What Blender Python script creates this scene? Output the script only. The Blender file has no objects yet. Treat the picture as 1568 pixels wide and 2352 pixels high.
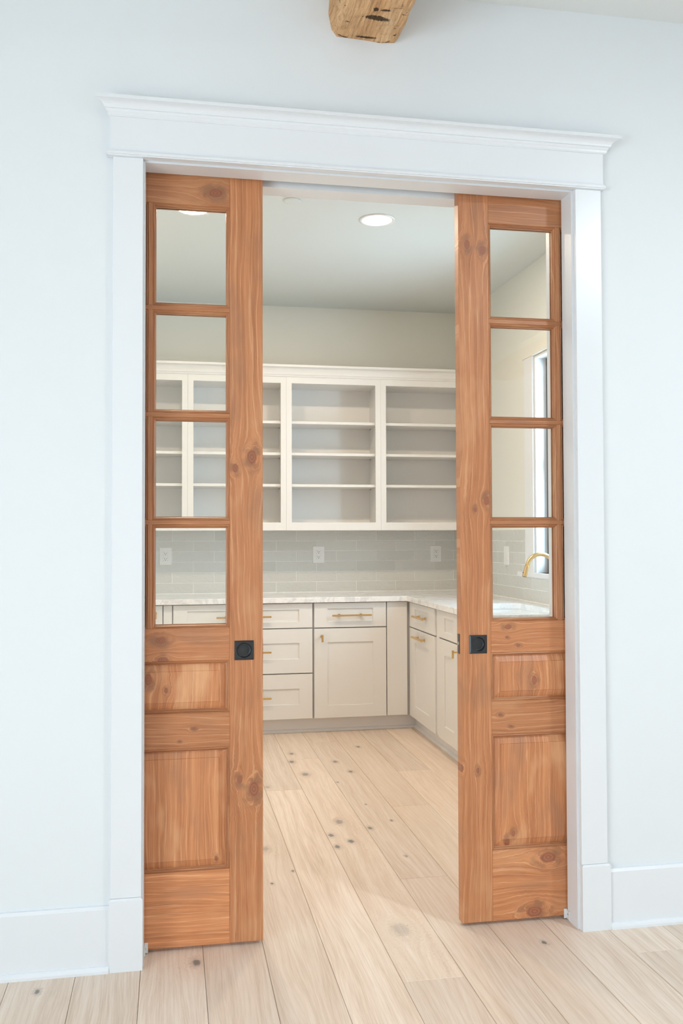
import bpy, bmesh, math, random
from mathutils import Vector, Matrix
random.seed(7)
S = bpy.context.scene
COL = S.collection

# ------------------------------------------------------------------ camera
cd = bpy.data.cameras.new('camera'); cam = bpy.data.objects.new('camera', cd); COL.objects.link(cam)
cd.sensor_fit = 'HORIZONTAL'; cd.sensor_width = 36.0; cd.lens = 2112.57 * 36.0 / 1568.0
cd.clip_start = 0.05; cd.clip_end = 100
_r = Vector((0.98324, -0.18229, -0.003)); _f = Vector((0.18231, 0.98288, 0.0265))
_r.normalize(); _f.normalize(); _u = _r.cross(_f); _u.normalize()
cam.matrix_world = Matrix(((_r.x, _u.x, -_f.x, 0.0801), (_r.y, _u.y, -_f.y, -2.9405), (_r.z, _u.z, -_f.z, 1.3263), (0, 0, 0, 1)))
S.camera = cam
# ------------------------------------------------------------------ colour management, world, lights
S.view_settings.view_transform = 'Standard'; S.view_settings.look = 'None'
S.view_settings.exposure = 0.2; S.view_settings.gamma = 1.0; S.view_settings.use_curve_mapping = False
w = bpy.data.worlds.new('sky'); S.world = w; w.use_nodes = True
wn = w.node_tree.nodes; wn.clear()
wo = wn.new('ShaderNodeOutputWorld'); wb = wn.new('ShaderNodeBackground')
wb.inputs['Color'].default_value = (0.62, 0.82, 1.0, 1); wb.inputs['Strength'].default_value = 1.3
w.node_tree.links.new(wb.outputs[0], wo.inputs[0])

def area(name, loc, direction, sx, sy, power, color):
    l = bpy.data.lights.new(name, 'AREA'); l.shape = 'RECTANGLE'; l.size = sx; l.size_y = sy
    l.energy = power; l.color = color
    o = bpy.data.objects.new(name, l); COL.objects.link(o); o.location = loc
    o.rotation_euler = Vector(direction).to_track_quat('-Z', 'Y').to_euler()
    return o
# daylight through the right-hand and pantry windows; the left lamp is added fill
P_RIGHT, P_LEFT, P_PANTRY, P_CAN, P_MAIN = 6, 122, 46, 16, 46
area('daylight_main_right', (4.80, -3.45, 1.40), (-1, 0, 0), 1.5, 2.7, P_RIGHT, (0.80, 0.93, 1.0))
area('fill_main_left', (-2.80, -3.60, 1.10), (1, 0, 0), 2.9, 2.1, P_LEFT, (0.83, 0.94, 1.0))  # unseen broad fill, added to lift the left of the door wall
area('daylight_pantry', (2.60, 2.06, 1.77), (-1, 0, 0), 0.80, 1.40, P_PANTRY, (0.62, 0.83, 1.0))

S.cycles.max_bounces = 8; S.cycles.diffuse_bounces = 5; S.cycles.adaptive_threshold = 0.1; S.cycles.glossy_bounces = 3; S.cycles.transparent_max_bounces = 10
S.cycles.use_light_tree = False; S.cycles.caustics_reflective = False; S.cycles.caustics_refractive = False
# ------------------------------------------------------------------ node helper
class G:
    def __init__(s, name):
        s.m = bpy.data.materials.new(name); s.m.use_nodes = True
        s.t = s.m.node_tree; s.t.nodes.clear()
        s.out = s.t.nodes.new('ShaderNodeOutputMaterial')
        s.b = s.t.nodes.new('ShaderNodeBsdfPrincipled')
        s.t.links.new(s.b.outputs[0], s.out.inputs[0])
    def n(s, typ, **kw):
        x = s.t.nodes.new(typ)
        for k, v in kw.items(): setattr(x, k, v)
        return x
    def put(s, inp, v):
        if v is None: return
        if hasattr(v, 'is_linked') or hasattr(v, 'links'): s.t.links.new(v, inp)
        else:
            if isinstance(v, tuple) and len(v) == 3 and inp.type == 'RGBA': v = v + (1,)
            inp.default_value = v
    def math(s, op, a, b=None, c=None, clamp=False):
        x = s.n('ShaderNodeMath', operation=op, use_clamp=clamp)
        s.put(x.inputs[0], a); s.put(x.inputs[1], b); s.put(x.inputs[2], c)
        return x.outputs[0]
    def mix(s, f, a, b, mode='MIX'):
        x = s.n('ShaderNodeMix', data_type='RGBA', blend_type=mode)
        s.put(x.inputs[0], f); s.put(x.inputs[6], a); s.put(x.inputs[7], b)
        return x.outputs[2]
    def pos(s):
        g = s.n('ShaderNodeNewGeometry'); p = s.n('ShaderNodeSeparateXYZ'); s.t.links.new(g.outputs['Position'], p.inputs[0])
        return p.outputs
    def vec(s, x, y, z):
        c = s.n('ShaderNodeCombineXYZ'); s.put(c.inputs[0], x); s.put(c.inputs[1], y); s.put(c.inputs[2], z)
        return c.outputs[0]
    def noise(s, v, scale=1.0, detail=2.0, rough=0.5, dist=0.0):
        x = s.n('ShaderNodeTexNoise'); s.t.links.new(v, x.inputs['Vector'])
        x.inputs['Scale'].default_value = scale; x.inputs['Detail'].default_value = detail
        x.inputs['Roughness'].default_value = rough; x.inputs['Distortion'].default_value = dist
        return x.outputs[0]
    def ramp(s, f, stops):
        x = s.n('ShaderNodeValToRGB'); s.t.links.new(f, x.inputs[0]); e = x.color_ramp.elements
        while len(e) < len(stops): e.new(0.5)
        for i, (p, c) in enumerate(stops):
            e[i].position = p; e[i].color = (c, c, c, 1) if not isinstance(c, tuple) else c + (1,)
        return x.outputs[0]
    def smooth(s, v, a, b):
        x = s.n('ShaderNodeMapRange', interpolation_type='SMOOTHSTEP'); s.put(x.inputs[0], v)
        x.inputs[1].default_value = a; x.inputs[2].default_value = b
        x.inputs[3].default_value = 0; x.inputs[4].default_value = 1
        return x.outputs[0]
    def bump(s, h, strength, dist=0.01):
        x = s.n('ShaderNodeBump'); x.inputs['Strength'].default_value = strength; x.inputs['Distance'].default_value = dist
        s.t.links.new(h, x.inputs['Height']); s.t.links.new(x.outputs[0], s.b.inputs['Normal'])
    def fin(s, color, rough=0.5, metal=0.0, spec=0.5, coat=0.0):
        s.put(s.b.inputs['Base Color'], color); s.put(s.b.inputs['Roughness'], rough)
        s.b.inputs['Metallic'].default_value = metal; s.b.inputs['Specular IOR Level'].default_value = spec
        s.b.inputs['Coat Weight'].default_value = coat
        return s.m

def paint(name, col, rough, bump=0.0, scale=250.0):
    g = G(name); p = g.pos(); v = g.vec(p[0], p[1], p[2])
    n = g.noise(v, 3.0, 0.0)
    c = g.mix(g.math('MULTIPLY', n, 0.06), col, tuple(x * 0.9 for x in col))
    if bump: g.bump(g.noise(v, scale, 2.0), bump, 0.002)
    return g.fin(c, rough)

def pine(name, axis, knots=(), tone=1.0, seed=0.0, light=0.0):
    """stained knotty pine; axis = grain direction ('x' or 'z'); knots = (x, z, radius)"""
    g = G(name); p = g.pos(); X, Y, Z = p[0], p[1], p[2]
    a, c = (Z, X) if axis == 'z' else (X, Z)
    # low frequency wander of the grain
    wv = g.noise(g.vec(g.math('MULTIPLY', c, 5.0), g.math('MULTIPLY', a, 1.3), seed), 1.0, 2.0)
    psi = g.math('MULTIPLY_ADD', g.math('SUBTRACT', wv, 0.5), 0.085, c)
    kmask = None; halo = None; kring = None
    if knots:
        wob = g.math('MULTIPLY', g.math('SUBTRACT', g.noise(g.vec(X, 0.0, Z), 48.0, 2.0), 0.5), 1.1)
        hno = g.smooth(g.noise(g.vec(X, seed, Z), 26.0, 1.0), 0.35, 0.62)
    for (kx, kz, R) in knots:
        kc, ka = (kx, kz) if axis == 'z' else (kz, kx)
        dc = g.math('SUBTRACT', c, kc)
        da = g.math('MULTIPLY', g.math('SUBTRACT', a, ka), 0.62)
        r2 = g.math('ADD', g.math('MULTIPLY', dc, dc), g.math('MULTIPLY', da, da))
        q = g.math('MULTIPLY', g.math('DIVIDE', r2, R * R), g.math('ADD', wob, 1.0))
        inv = g.math('DIVIDE', 3.4, g.math('MAXIMUM', q, 1.3))
        psi = g.math('SUBTRACT', psi, g.math('MULTIPLY', dc, inv))
        m = g.math('SUBTRACT', 1.0, g.smooth(q, 0.75, 1.05))
        h = g.math('MULTIPLY', g.math('SUBTRACT', 1.0, g.smooth(q, 1.0, 7.0)), hno)
        rg = g.math('MULTIPLY', m, g.math('SINE', g.math('MULTIPLY', g.math('SQRT', q), 16.0)))
        kmask = m if kmask is None else g.math('MAXIMUM', kmask, m)
        halo = h if halo is None else g.math('MAXIMUM', halo, h)
        kring = rg if kring is None else g.math('ADD', kring, rg)
    band = g.noise(g.vec(g.math('MULTIPLY', psi, 70.0), g.math('MULTIPLY', a, 1.6), seed + 3.1), 1.0, 3.0, 0.6)
    fine = g.noise(g.vec(g.math('MULTIPLY', psi, 420.0), g.math('MULTIPLY', a, 9.0), seed + 8.0), 1.0, 3.0, 0.65)
    ring = g.math('SINE', g.math('ADD', g.math('MULTIPLY', psi, 330.0), g.math('MULTIPLY', band, 9.0)))
    pale = g.smooth(ring, 0.90, 1.0)
    blot = g.noise(g.vec(g.math('MULTIPLY', c, 9.0), g.math('MULTIPLY', a, 3.0), seed + 20.0), 1.0, 3.0, 0.6)
    f = g.math('ADD', g.math('MULTIPLY', band, 0.55), g.math('MULTIPLY', fine, 0.45))
    tone *= 1.16
    dark = (0.29 * tone, 0.102 * tone, 0.039 * tone); mid = (0.44 * tone, 0.174 * tone, 0.071 * tone)
    lite = (0.56 * tone, 0.252 * tone, 0.113 * tone)
    col = g.ramp(f, [(0.28, dark), (0.50, mid), (0.72, lite)])
    col = g.mix(g.math('MULTIPLY', pale, 0.42), col, (0.66 * tone, 0.37 * tone, 0.20 * tone))
    col = g.mix(g.math('MULTIPLY', g.smooth(blot, 0.52, 0.72), 0.42), col, (0.25 * tone, 0.125 * tone, 0.075 * tone))
    col = g.mix(g.math('MULTIPLY', g.smooth(blot, 0.48, 0.30), 0.30 + light), col, (0.62 * tone, 0.34 * tone, 0.175 * tone))
    if kmask is not None:
        col = g.mix(g.math('MULTIPLY', halo, 0.62), col, (0.20 * tone, 0.095 * tone, 0.052 * tone))
        kc_ = g.mix(g.math('MULTIPLY_ADD', kring, 0.35, 0.4, clamp=True), (0.235 * tone, 0.082 * tone, 0.042 * tone), (0.345 * tone, 0.128 * tone, 0.064 * tone))
        col = g.mix(kmask, col, kc_)
    g.bump(g.noise(g.vec(g.math('MULTIPLY', c, 600.0), g.math('MULTIPLY', a, 12.0), seed), 1.0, 1.0), 0.14, 0.002)
    return g.fin(col, g.math('MULTIPLY_ADD', fine, 0.16, 0.30), spec=0.55)

def oak(name, knots):
    g = G(name); p = g.pos(); X, Y = p[0], p[1]
    oi = g.n('ShaderNodeObjectInfo'); rnd = oi.outputs['Random']
    off = g.math('MULTIPLY', rnd, 37.0)
    psi = g.math('MULTIPLY_ADD', g.math('SUBTRACT', g.noise(g.vec(g.math('MULTIPLY', X, 7.0), g.math('MULTIPLY', Y, 1.1), off), 1.0, 1.0), 0.5), 0.075, X)
    km = None; hm = None
    kno = None if not knots else g.math('MULTIPLY_ADD', g.noise(g.vec(X, Y, 0.0), 85.0, 3.0), 3.4, -0.55)
    for (kx, ky, R, wt) in [tuple(k) + ((1.0,) if len(k) < 4 else ()) for k in knots]:
        dx = g.math('SUBTRACT', X, kx); dy = g.math('MULTIPLY', g.math('SUBTRACT', Y, ky), 0.55)
        r2 = g.math('ADD', g.math('MULTIPLY', dx, dx), g.math('MULTIPLY', dy, dy))
        q = g.math('MAXIMUM', g.math('MULTIPLY', g.math('DIVIDE', r2, R * R), kno), 0.0)
        psi = g.math('SUBTRACT', psi, g.math('MULTIPLY', dx, g.math('DIVIDE', 2.2, g.math('MAXIMUM', q, 1.0))))
        m = g.math('MULTIPLY', g.math('SUBTRACT', 1.0, g.smooth(q, 0.15, 1.5)), wt); h = g.math('MULTIPLY', g.math('SUBTRACT', 1.0, g.smooth(q, 0.6, 7.0)), min(1.0, wt * 1.2))
        km = m if km is None else g.math('MAXIMUM', km, m); hm = h if hm is None else g.math('MAXIMUM', hm, h)
    band = g.noise(g.vec(g.math('MULTIPLY', psi, 34.0), g.math('MULTIPLY', Y, 1.2), off), 1.0, 1.0, 0.6)
    fine = g.noise(g.vec(g.math('MULTIPLY', psi, 260.0), g.math('MULTIPLY', Y, 7.0), off), 1.0, 2.0, 0.65)
    ring = g.smooth(g.math('SINE', g.math('ADD', g.math('MULTIPLY', psi, 300.0), g.math('MULTIPLY', band, 16.0))), 0.3, 1.0)
    f = g.math('ADD', g.math('MULTIPLY', band, 0.45), g.math('MULTIPLY', fine, 0.55))
    col = g.ramp(f, [(0.30, (0.650, 0.500, 0.385)), (0.50, (0.800, 0.662, 0.548)), (0.70, (0.885, 0.775, 0.675))])
    col = g.mix(g.math('MULTIPLY', ring, 0.24), col, (0.60, 0.46, 0.345))
    tone = g.math('MULTIPLY_ADD', rnd, 0.20, 0.92)
    tc = g.n('ShaderNodeCombineColor'); [g.put(tc.inputs[i], g.math('MULTIPLY', tone, k)) for i, k in enumerate((1.0, 1.0, 1.0))]
    col = g.mix(1.0, col, tc.outputs[0], 'MULTIPLY')
    wn2 = g.n('ShaderNodeTexWhiteNoise', noise_dimensions='1D'); g.put(wn2.inputs['W'], off)
    col = g.mix(g.math('MULTIPLY', wn2.outputs[0], 0.35), col, (0.74, 0.59, 0.465))
    if km is not None:
        col = g.mix(g.math('MULTIPLY', hm, 0.30), col, (0.36, 0.28, 0.22))
        col = g.mix(g.math('MULTIPLY', km, 0.80), col, (0.14, 0.15, 0.165))
    g.bump(g.noise(g.vec(g.math('MULTIPLY', X, 400.0), g.math('MULTIPLY', Y, 9.0), 0.0), 1.0, 1.0), 0.10, 0.002)
    return g.fin(col, g.math('MULTIPLY_ADD', fine, 0.12, 0.40), spec=0.4)

def beamwood():
    g = G('weathered_beam_wood'); p = g.pos(); X, Y, Z = p[0], p[1], p[2]
    cr = g.math('ADD', X, Z)
    v = g.vec(g.math('MULTIPLY', X, 14.0), g.math('MULTIPLY', Y, 2.2), g.math('MULTIPLY', Z, 14.0))
    w1 = g.noise(v, 1.0, 4.0, 0.6, 0.6)
    v2 = g.vec(g.math('MULTIPLY', X, 95.0), g.math('MULTIPLY', Y, 7.0), g.math('MULTIPLY', Z, 95.0))
    w2 = g.noise(v2, 1.0, 4.0, 0.65, 0.8)
    crack = g.smooth(g.noise(g.vec(g.math('MULTIPLY', X, 16.0), g.math('MULTIPLY', Y, 24.0), g.math('MULTIPLY', Z, 16.0)), 1.0, 5.0, 0.7, 1.2), 0.60, 0.70)
    for (kx, ky, ra, rb) in ((0.720, -0.135, 0.042, 0.012), (0.709, -0.022, 0.034, 0.006), (0.707, -0.183, 0.007, 0.008), (0.737, -0.183, 0.013, 0.006)):
        ex = g.math('DIVIDE', g.math('SUBTRACT', X, kx), ra); ey = g.math('DIVIDE', g.math('SUBTRACT', Y, ky), rb)
        rr_ = g.math('ADD', g.math('ADD', g.math('MULTIPLY', ex, ex), g.math('MULTIPLY', ey, ey)), g.math('MULTIPLY', g.math('SUBTRACT', w2, 0.5), 3.0))
        crack = g.math('MAXIMUM', crack, g.math('SUBTRACT', 1.0, g.smooth(rr_, 0.4, 1.3)))
    f = g.math('ADD', g.math('MULTIPLY', w1, 0.5), g.math('MULTIPLY', w2, 0.5))
    col = g.ramp(f, [(0.28, (0.30, 0.145, 0.058)), (0.42, (0.64, 0.35, 0.165)), (0.56, (0.80, 0.49, 0.26)), (0.75, (0.90, 0.65, 0.40))])
    col = g.mix(g.math('MULTIPLY', crack, 0.9), col, (0.030, 0.018, 0.010))
    h = g.math('SUBTRACT', g.math('ADD', g.math('MULTIPLY', w2, 0.6), w1), g.math('MULTIPLY', crack, 1.2))
    g.bump(h, 1.0, 0.02)
    return g.fin(col, 0.75, spec=0.2)

def marble():
    g = G('marble'); p = g.pos(); v = g.vec(p[0], p[1], p[2])
    n1 = g.noise(v, 3.2, 6.0, 0.62, 1.3)
    vein = g.math('SUBTRACT', 1.0, g.smooth(g.math('ABSOLUTE', g.math('SUBTRACT', n1, 0.5)), 0.0, 0.045))
    n2 = g.noise(v, 14.0, 5.0, 0.65, 0.8)
    vein2 = g.math('SUBTRACT', 1.0, g.smooth(g.math('ABSOLUTE', g.math('SUBTRACT', n2, 0.5)), 0.0, 0.06))
    cloud = g.smooth(g.noise(v, 6.0, 3.0), 0.42, 0.75)
    col = g.mix(g.math('MULTIPLY', cloud, 0.22), (0.90, 0.90, 0.905), (0.68, 0.69, 0.72))
    col = g.mix(g.math('MULTIPLY', vein, 0.34), col, (0.46, 0.47, 0.50))
    col = g.mix(g.math('MULTIPLY', vein2, 0.16), col, (0.50, 0.51, 0.54))
    return g.fin(col, 0.10, spec=0.5)

def tilemat():
    g = G('glazed_tile'); p = g.pos(); v = g.vec(p[0], p[1], p[2])
    oi = g.n('ShaderNodeObjectInfo'); rnd = oi.outputs['Random']
    n = g.noise(v, 9.0, 3.0)
    col = g.mix(rnd, (0.58, 0.585, 0.555), (0.635, 0.64, 0.61))
    col = g.mix(g.math('MULTIPLY', n, 0.35), col, (0.69, 0.695, 0.665))
    sv = g.vec(g.math('ADD', p[0], g.math('MULTIPLY', rnd, 9.0)), p[1], g.math('MULTIPLY', p[2], 1.6))
    h = g.math('ADD', g.noise(sv, 26.0, 2.0, 0.5, 0.6), g.math('MULTIPLY', g.noise(sv, 75.0, 2.0), 0.22))
    g.bump(h, 0.55, 0.006)
    return g.fin(col, 0.06, spec=0.6)

def plain(name, col, rough=0.4, metal=0.0, var=0.05, spec=0.5):
    g = G(name); p = g.pos(); v = g.vec(p[0], p[1], p[2])
    c = g.mix(g.math('MULTIPLY', g.noise(v, 40.0, 2.0), var * 2), col, tuple(x * 0.8 for x in col))
    return g.fin(c, rough, metal, spec)

def brassmat():
    g = G('brushed_brass'); p = g.pos(); v = g.vec(g.math('MULTIPLY', p[0], 300.0), g.math('MULTIPLY', p[1], 300.0), g.math('MULTIPLY', p[2], 40.0))
    n = g.noise(v, 1.0, 2.0)
    col = g.mix(n, (0.70, 0.46, 0.18), (0.80, 0.56, 0.26))
    return g.fin(col, g.math('MULTIPLY_ADD', n, 0.1, 0.26), metal=1.0)

def glassmat(name, tint=(0.985, 0.995, 0.99), refl=1.0):
    m = bpy.data.materials.new(name); m.use_nodes = True; t = m.node_tree; t.nodes.clear()
    out = t.nodes.new('ShaderNodeOutputMaterial'); mx = t.nodes.new('ShaderNodeMixShader')
    tr = t.nodes.new('ShaderNodeBsdfTransparent'); gl = t.nodes.new('ShaderNodeBsdfGlossy'); fr = t.nodes.new('ShaderNodeFresnel')
    ns = t.nodes.new('ShaderNodeTexNoise'); ns.inputs['Scale'].default_value = 2.0
    bp = t.nodes.new('ShaderNodeBump'); bp.inputs['Strength'].default_value = 0.02; bp.inputs['Distance'].default_value = 0.01
    tr.inputs[0].default_value = tint + (1,); gl.inputs['Roughness'].default_value = 0.0; gl.inputs[0].default_value = (refl, refl, refl, 1)
    ge = t.nodes.new('ShaderNodeNewGeometry'); mr = t.nodes.new('ShaderNodeMapRange')
    mr.inputs[3].default_value = 1.5; mr.inputs[4].default_value = 1 / 1.5     # same reflectance on both faces of the sheet
    t.links.new(ge.outputs['Backfacing'], mr.inputs[0]); t.links.new(mr.outputs[0], fr.inputs['IOR'])
    t.links.new(ns.outputs[0], bp.inputs['Height']); t.links.new(bp.outputs[0], gl.inputs['Normal'])
    t.links.new(fr.outputs[0], mx.inputs[0]); t.links.new(tr.outputs[0], mx.inputs[1]); t.links.new(gl.outputs[0], mx.inputs[2])
    t.links.new(mx.outputs[0], out.inputs[0])
    return m

def emit(name, col, strength):
    m = bpy.data.materials.new(name); m.use_nodes = True; t = m.node_tree; t.nodes.clear()
    out = t.nodes.new('ShaderNodeOutputMaterial'); e = t.nodes.new('ShaderNodeEmission')
    e.inputs[0].default_value = col + (1,); e.inputs[1].default_value = strength
    t.links.new(e.outputs[0], out.inputs[0]); m.cycles.emission_sampling = 'NONE'; return m

M = {}
M['wall'] = paint('wall_paint', (0.785, 0.815, 0.84), 0.55)
M['pwall'] = paint('pantry_wall_paint', (0.80, 0.79, 0.725), 0.38)
M['pceil'] = paint('pantry_ceiling_paint', (0.70, 0.735, 0.725), 0.6)
M['ceil'] = paint('ceiling_paint', (0.78, 0.80, 0.79), 0.7)
M['trim'] = paint('trim_paint', (0.80, 0.82, 0.85), 0.28)
M['cab'] = paint('cabinet_paint', (0.80, 0.79, 0.77), 0.32)
M['cabin'] = paint('cabinet_frame_paint', (0.62, 0.615, 0.60), 0.4)
M['cabback'] = paint('cabinet_paint_brightened', (0.87, 0.86, 0.835), 0.4)  # cabinet paint lightened in place of light missing on the shelf backs
M['toe'] = paint('toe_kick_paint', (0.86, 0.86, 0.87), 0.4)
M['grout'] = plain('grout', (0.88, 0.88, 0.86), 0.8)
M['tile'] = tilemat()
M['marble'] = marble()
M['brass'] = brassmat()
M['black'] = plain('black_metal', (0.016, 0.018, 0.021), 0.34, 0.0, 0.2, 0.6)
M['darkframe'] = plain('dark_window_frame', (0.03, 0.034, 0.04), 0.4)
M['plastic'] = plain('white_plastic', (0.80, 0.80, 0.79), 0.3)
M['slot'] = plain('slot_dark', (0.05, 0.05, 0.05), 0.6)
M['glass'] = glassmat('clear_glass')
M['porcelain'] = plain('porcelain', (0.82, 0.83, 0.83), 0.12)
M['alu'] = plain('aluminium', (0.45, 0.46, 0.47), 0.35, 0.8)
M['lamp'] = emit('lamp_lens', (1.0, 0.93, 0.84), 14.0)
M['beam'] = beamwood()
M['subfloor'] = plain('subfloor', (0.12, 0.085, 0.06), 0.8)

# ------------------------------------------------------------------ mesh helpers
def worigin(o):
    v = Vector((0, 0, 0))
    while o is not None: v = v + o.location; o = o.parent
    return v
def link(name, bm, mat, parent=None, smooth=False, origin=None):
    """bm in world coordinates -> one mesh object"""
    bmesh.ops.recalc_face_normals(bm, faces=bm.faces[:])
    me = bpy.data.meshes.new(name)
    if parent is None:
        if origin is None:
            lo = Vector((min(v.co.x for v in bm.verts), min(v.co.y for v in bm.verts), min(v.co.z for v in bm.verts)))
            hi = Vector((max(v.co.x for v in bm.verts), max(v.co.y for v in bm.verts), max(v.co.z for v in bm.verts)))
            origin = Vector(((lo.x + hi.x) / 2, (lo.y + hi.y) / 2, lo.z))
        origin = Vector(origin)
    else: origin = worigin(parent)
    bmesh.ops.translate(bm, verts=bm.verts[:], vec=-origin)
    bm.to_mesh(me); bm.free()
    if smooth:
        for p in me.polygons: p.use_smooth = True
    me.materials.append(mat)
    o = bpy.data.objects.new(name, me); COL.objects.link(o)
    if parent is None: o.location = origin
    else: o.parent = parent
    return o
def empty(name, loc, label=None, cat=None, group=None, kind=None):
    o = bpy.data.objects.new(name, None); COL.objects.link(o); o.location = loc; o.empty_display_size = 0.05
    return tag(o, label, cat, group, kind)
def tag(o, label=None, cat=None, group=None, kind=None):
    if label: o['label'] = label
    if cat: o['category'] = cat
    if group: o['group'] = group
    if kind: o['kind'] = kind
    return o
def NB(): return bmesh.new()
def box(bm, x0, x1, y0, y1, z0, z1, bev=0.0, seg=1):
    if bev:
        t = bmesh.new(); box(t, x0, x1, y0, y1, z0, z1)
        bmesh.ops.bevel(t, geom=t.edges[:], offset=bev, segments=seg, affect='EDGES')
        me = bpy.data.meshes.new('t'); t.to_mesh(me); t.free(); bm.from_mesh(me); bpy.data.meshes.remove(me); return bm
    v = [bm.verts.new(p) for p in ((x0, y0, z0), (x1, y0, z0), (x1, y1, z0), (x0, y1, z0), (x0, y0, z1), (x1, y0, z1), (x1, y1, z1), (x0, y1, z1))]
    for f in ((0, 3, 2, 1), (4, 5, 6, 7), (0, 1, 5, 4), (1, 2, 6, 5), (2, 3, 7, 6), (3, 0, 4, 7)): bm.faces.new([v[i] for i in f])
    return bm
def B(*a, **k): return box(NB(), *a, **k)
def rings(bm, loops, cap0=True, cap1=True):
    """loops of world points, equal length, bridged"""
    vs = [[bm.verts.new(p) for p in L] for L in loops]; n = len(vs[0])
    for A, C in zip(vs, vs[1:]):
        for i in range(n): bm.faces.new((A[i], A[(i + 1) % n], C[(i + 1) % n], C[i]))
    if cap0: bm.faces.new(vs[0])
    if cap1: bm.faces.new(vs[-1])
    return bm
def FY(face, sgn=1):   # front facing -y : (a, z, depth) -> world
    return lambda a, z, d: (a, face + sgn * d, z)
def FX(face): return lambda a, z, d: (face + d, a, z)
def rect(F, a0, a1, z0, z1, d): return [F(a0, z0, d), F(a1, z0, d), F(a1, z1, d), F(a0, z1, d)]
def cyl(bm, p0, p1, r0, r1=None, n=20, cap=True):
    p0 = Vector(p0); p1 = Vector(p1); r1 = r0 if r1 is None else r1
    ax = (p1 - p0).normalized(); t = Vector((0, 0, 1)) if abs(ax.z) < 0.9 else Vector((1, 0, 0))
    u = ax.cross(t).normalized(); v = ax.cross(u)
    L = [[p + (u * math.cos(2 * math.pi * i / n) + v * math.sin(2 * math.pi * i / n)) * r for i in range(n)] for p, r in ((p0, r0), (p1, r1))]
    return rings(bm, L, cap, cap)
def tube(bm, pts, r, n=18):
    pts = [Vector(p) for p in pts]; loops = []; ref = Vector((0, 1, 0))
    for i, p in enumerate(pts):
        d = (pts[min(i + 1, len(pts) - 1)] - pts[max(i - 1, 0)]).normalized()
        u = d.cross(ref)
        u = u.normalized() if u.length > 1e-4 else Vector((1, 0, 0)); v = d.cross(u)
        loops.append([p + (u * math.cos(2 * math.pi * k / n) + v * math.sin(2 * math.pi * k / n)) * r for k in range(n)])
    return rings(bm, loops)
def lathe(bm, c, prof, n=40):   # axis z at c, prof (r, z)
    return rings(bm, [[(c[0] + r * math.cos(2 * math.pi * i / n), c[1] + r * math.sin(2 * math.pi * i / n), c[2] + z) for i in range(n)] for r, z in prof])
def sweep_x(bm, prof, x0, x1, miter=0.0):
    """profile (y, z) swept along x; ends mitred outwards in proportion to -y"""
    L0 = [(x0 + (miter * y), y, z) for y, z in prof]; L1 = [(x1 - (miter * y), y, z) for y, z in prof]
    return rings(bm, [L0, L1])

# ------------------------------------------------------------------ dimensions
XJL, XJR, ZJ = -0.001, 1.4313, 2.5095        # door opening
YA, YB_, YW = 0.080, 0.135, 0.215            # front skin | pocket | back skin
PX0, PX1, PY1, PZ = -0.55, 2.30, 3.80, 3.032 # pantry
RX0, RX1, RY0, RZ = -2.60, 4.60, -6.20, 3.14 # main room

# ------------------------------------------------------------------ floor planks
knots = [(0.807, 2.676, .013), (0.781, 2.476, .016), (0.82, 2.178, .020, 0.8), (0.584, 1.958, .014, 0.45), (1.034, 2.429, .014), (1.079, 2.189, .013),
         (0.967, 1.981, .006), (0.853, 1.302, .018, 0.7), (0.782, 1.118, .012), (0.854, 1.024, .013), (0.783, 0.965, .012), (0.973, 1.185, .011),
         (1.095, 1.276, .007), (1.043, 0.798, .007, 0.7), (0.558, 0.718, .006), (0.463, 0.602, .006), (0.844, 0.111, .030, 0.30), (1.243, 2.778, .012),
         (1.031, 1.549, .005), (0.476, 0.998, .016, 0.4), (0.161, -0.004, .013), (-0.301, -0.102, .008), (1.28, -0.075, .008)]
M['oak'] = oak('pale_oak', ())
NOAK = 0
fl = link('floor', B(RX0, RX1, RY0, PY1, -0.06, -0.0165), M['subfloor'], origin=(1.0, 0.0, -0.06))
tag(fl, 'pale oak plank floor running through the doorway into the pantry', 'floor', kind='structure')
PWD = 0.1925
fixed = {2: [-0.247], 3: [0.553], 4: [1.49], 5: [2.143], 1: [1.882], 6: [-0.2]}
fixed2 = {2: [-2.2, -0.247, 2.531], 3: [-1.7, 0.553, 2.95], 4: [-0.65, 1.49], 5: [-1.3, 0.35, 2.143], 1: [-1.5, 1.882], 6: [-0.2, 1.9], 0: [-1.1, 2.6], -1: [-2.0, 0.95]}
i0 = math.floor((RX0 - 0.3765) / PWD)
for i in range(i0, 25):
    xa = 0.3765 + i * PWD; xb = xa + PWD
    xa = max(xa, RX0); xb = min(xb, RX1)
    if xb - xa < 0.02: continue
    yend = PY1 if (xb > PX0 and xa < PX1) else 0.08
    if i in fixed2: cuts = fixed2[i]
    else:
        cuts = []; y = RY0 + random.uniform(0.5, 2.0)
        while y < yend - 0.4: cuts.append(y); y += random.uniform(1.5, 2.3)
    ys = [RY0] + [c for c in cuts if RY0 + 0.3 < c < yend - 0.05] + [yend]
    for ya, yb in zip(ys, ys[1:]):
        bm = NB(); g2 = 0.0006; bv = 0.0011
        F = lambda x, y, z: (x, y, z)
        L = [[(xa + g2 + e, ya + g2 + e, z), (xb - g2 - e, ya + g2 + e, z), (xb - g2 - e, yb - g2 - e, z), (xa + g2 + e, yb - g2 - e, z)] for e, z in ((0, -0.016), (0, -bv), (bv, 0.0))]
        rings(bm, L)
        kk = [k for k in knots if xa - 0.01 <= k[0] <= xb + 0.01 and ya - 0.05 <= k[1] <= yb + 0.05]
        mo = M['oak']
        if kk: NOAK += 1; mo = oak('pale_oak_knotty_%d' % NOAK, kk)
        link('plank', bm, mo, fl)

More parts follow.
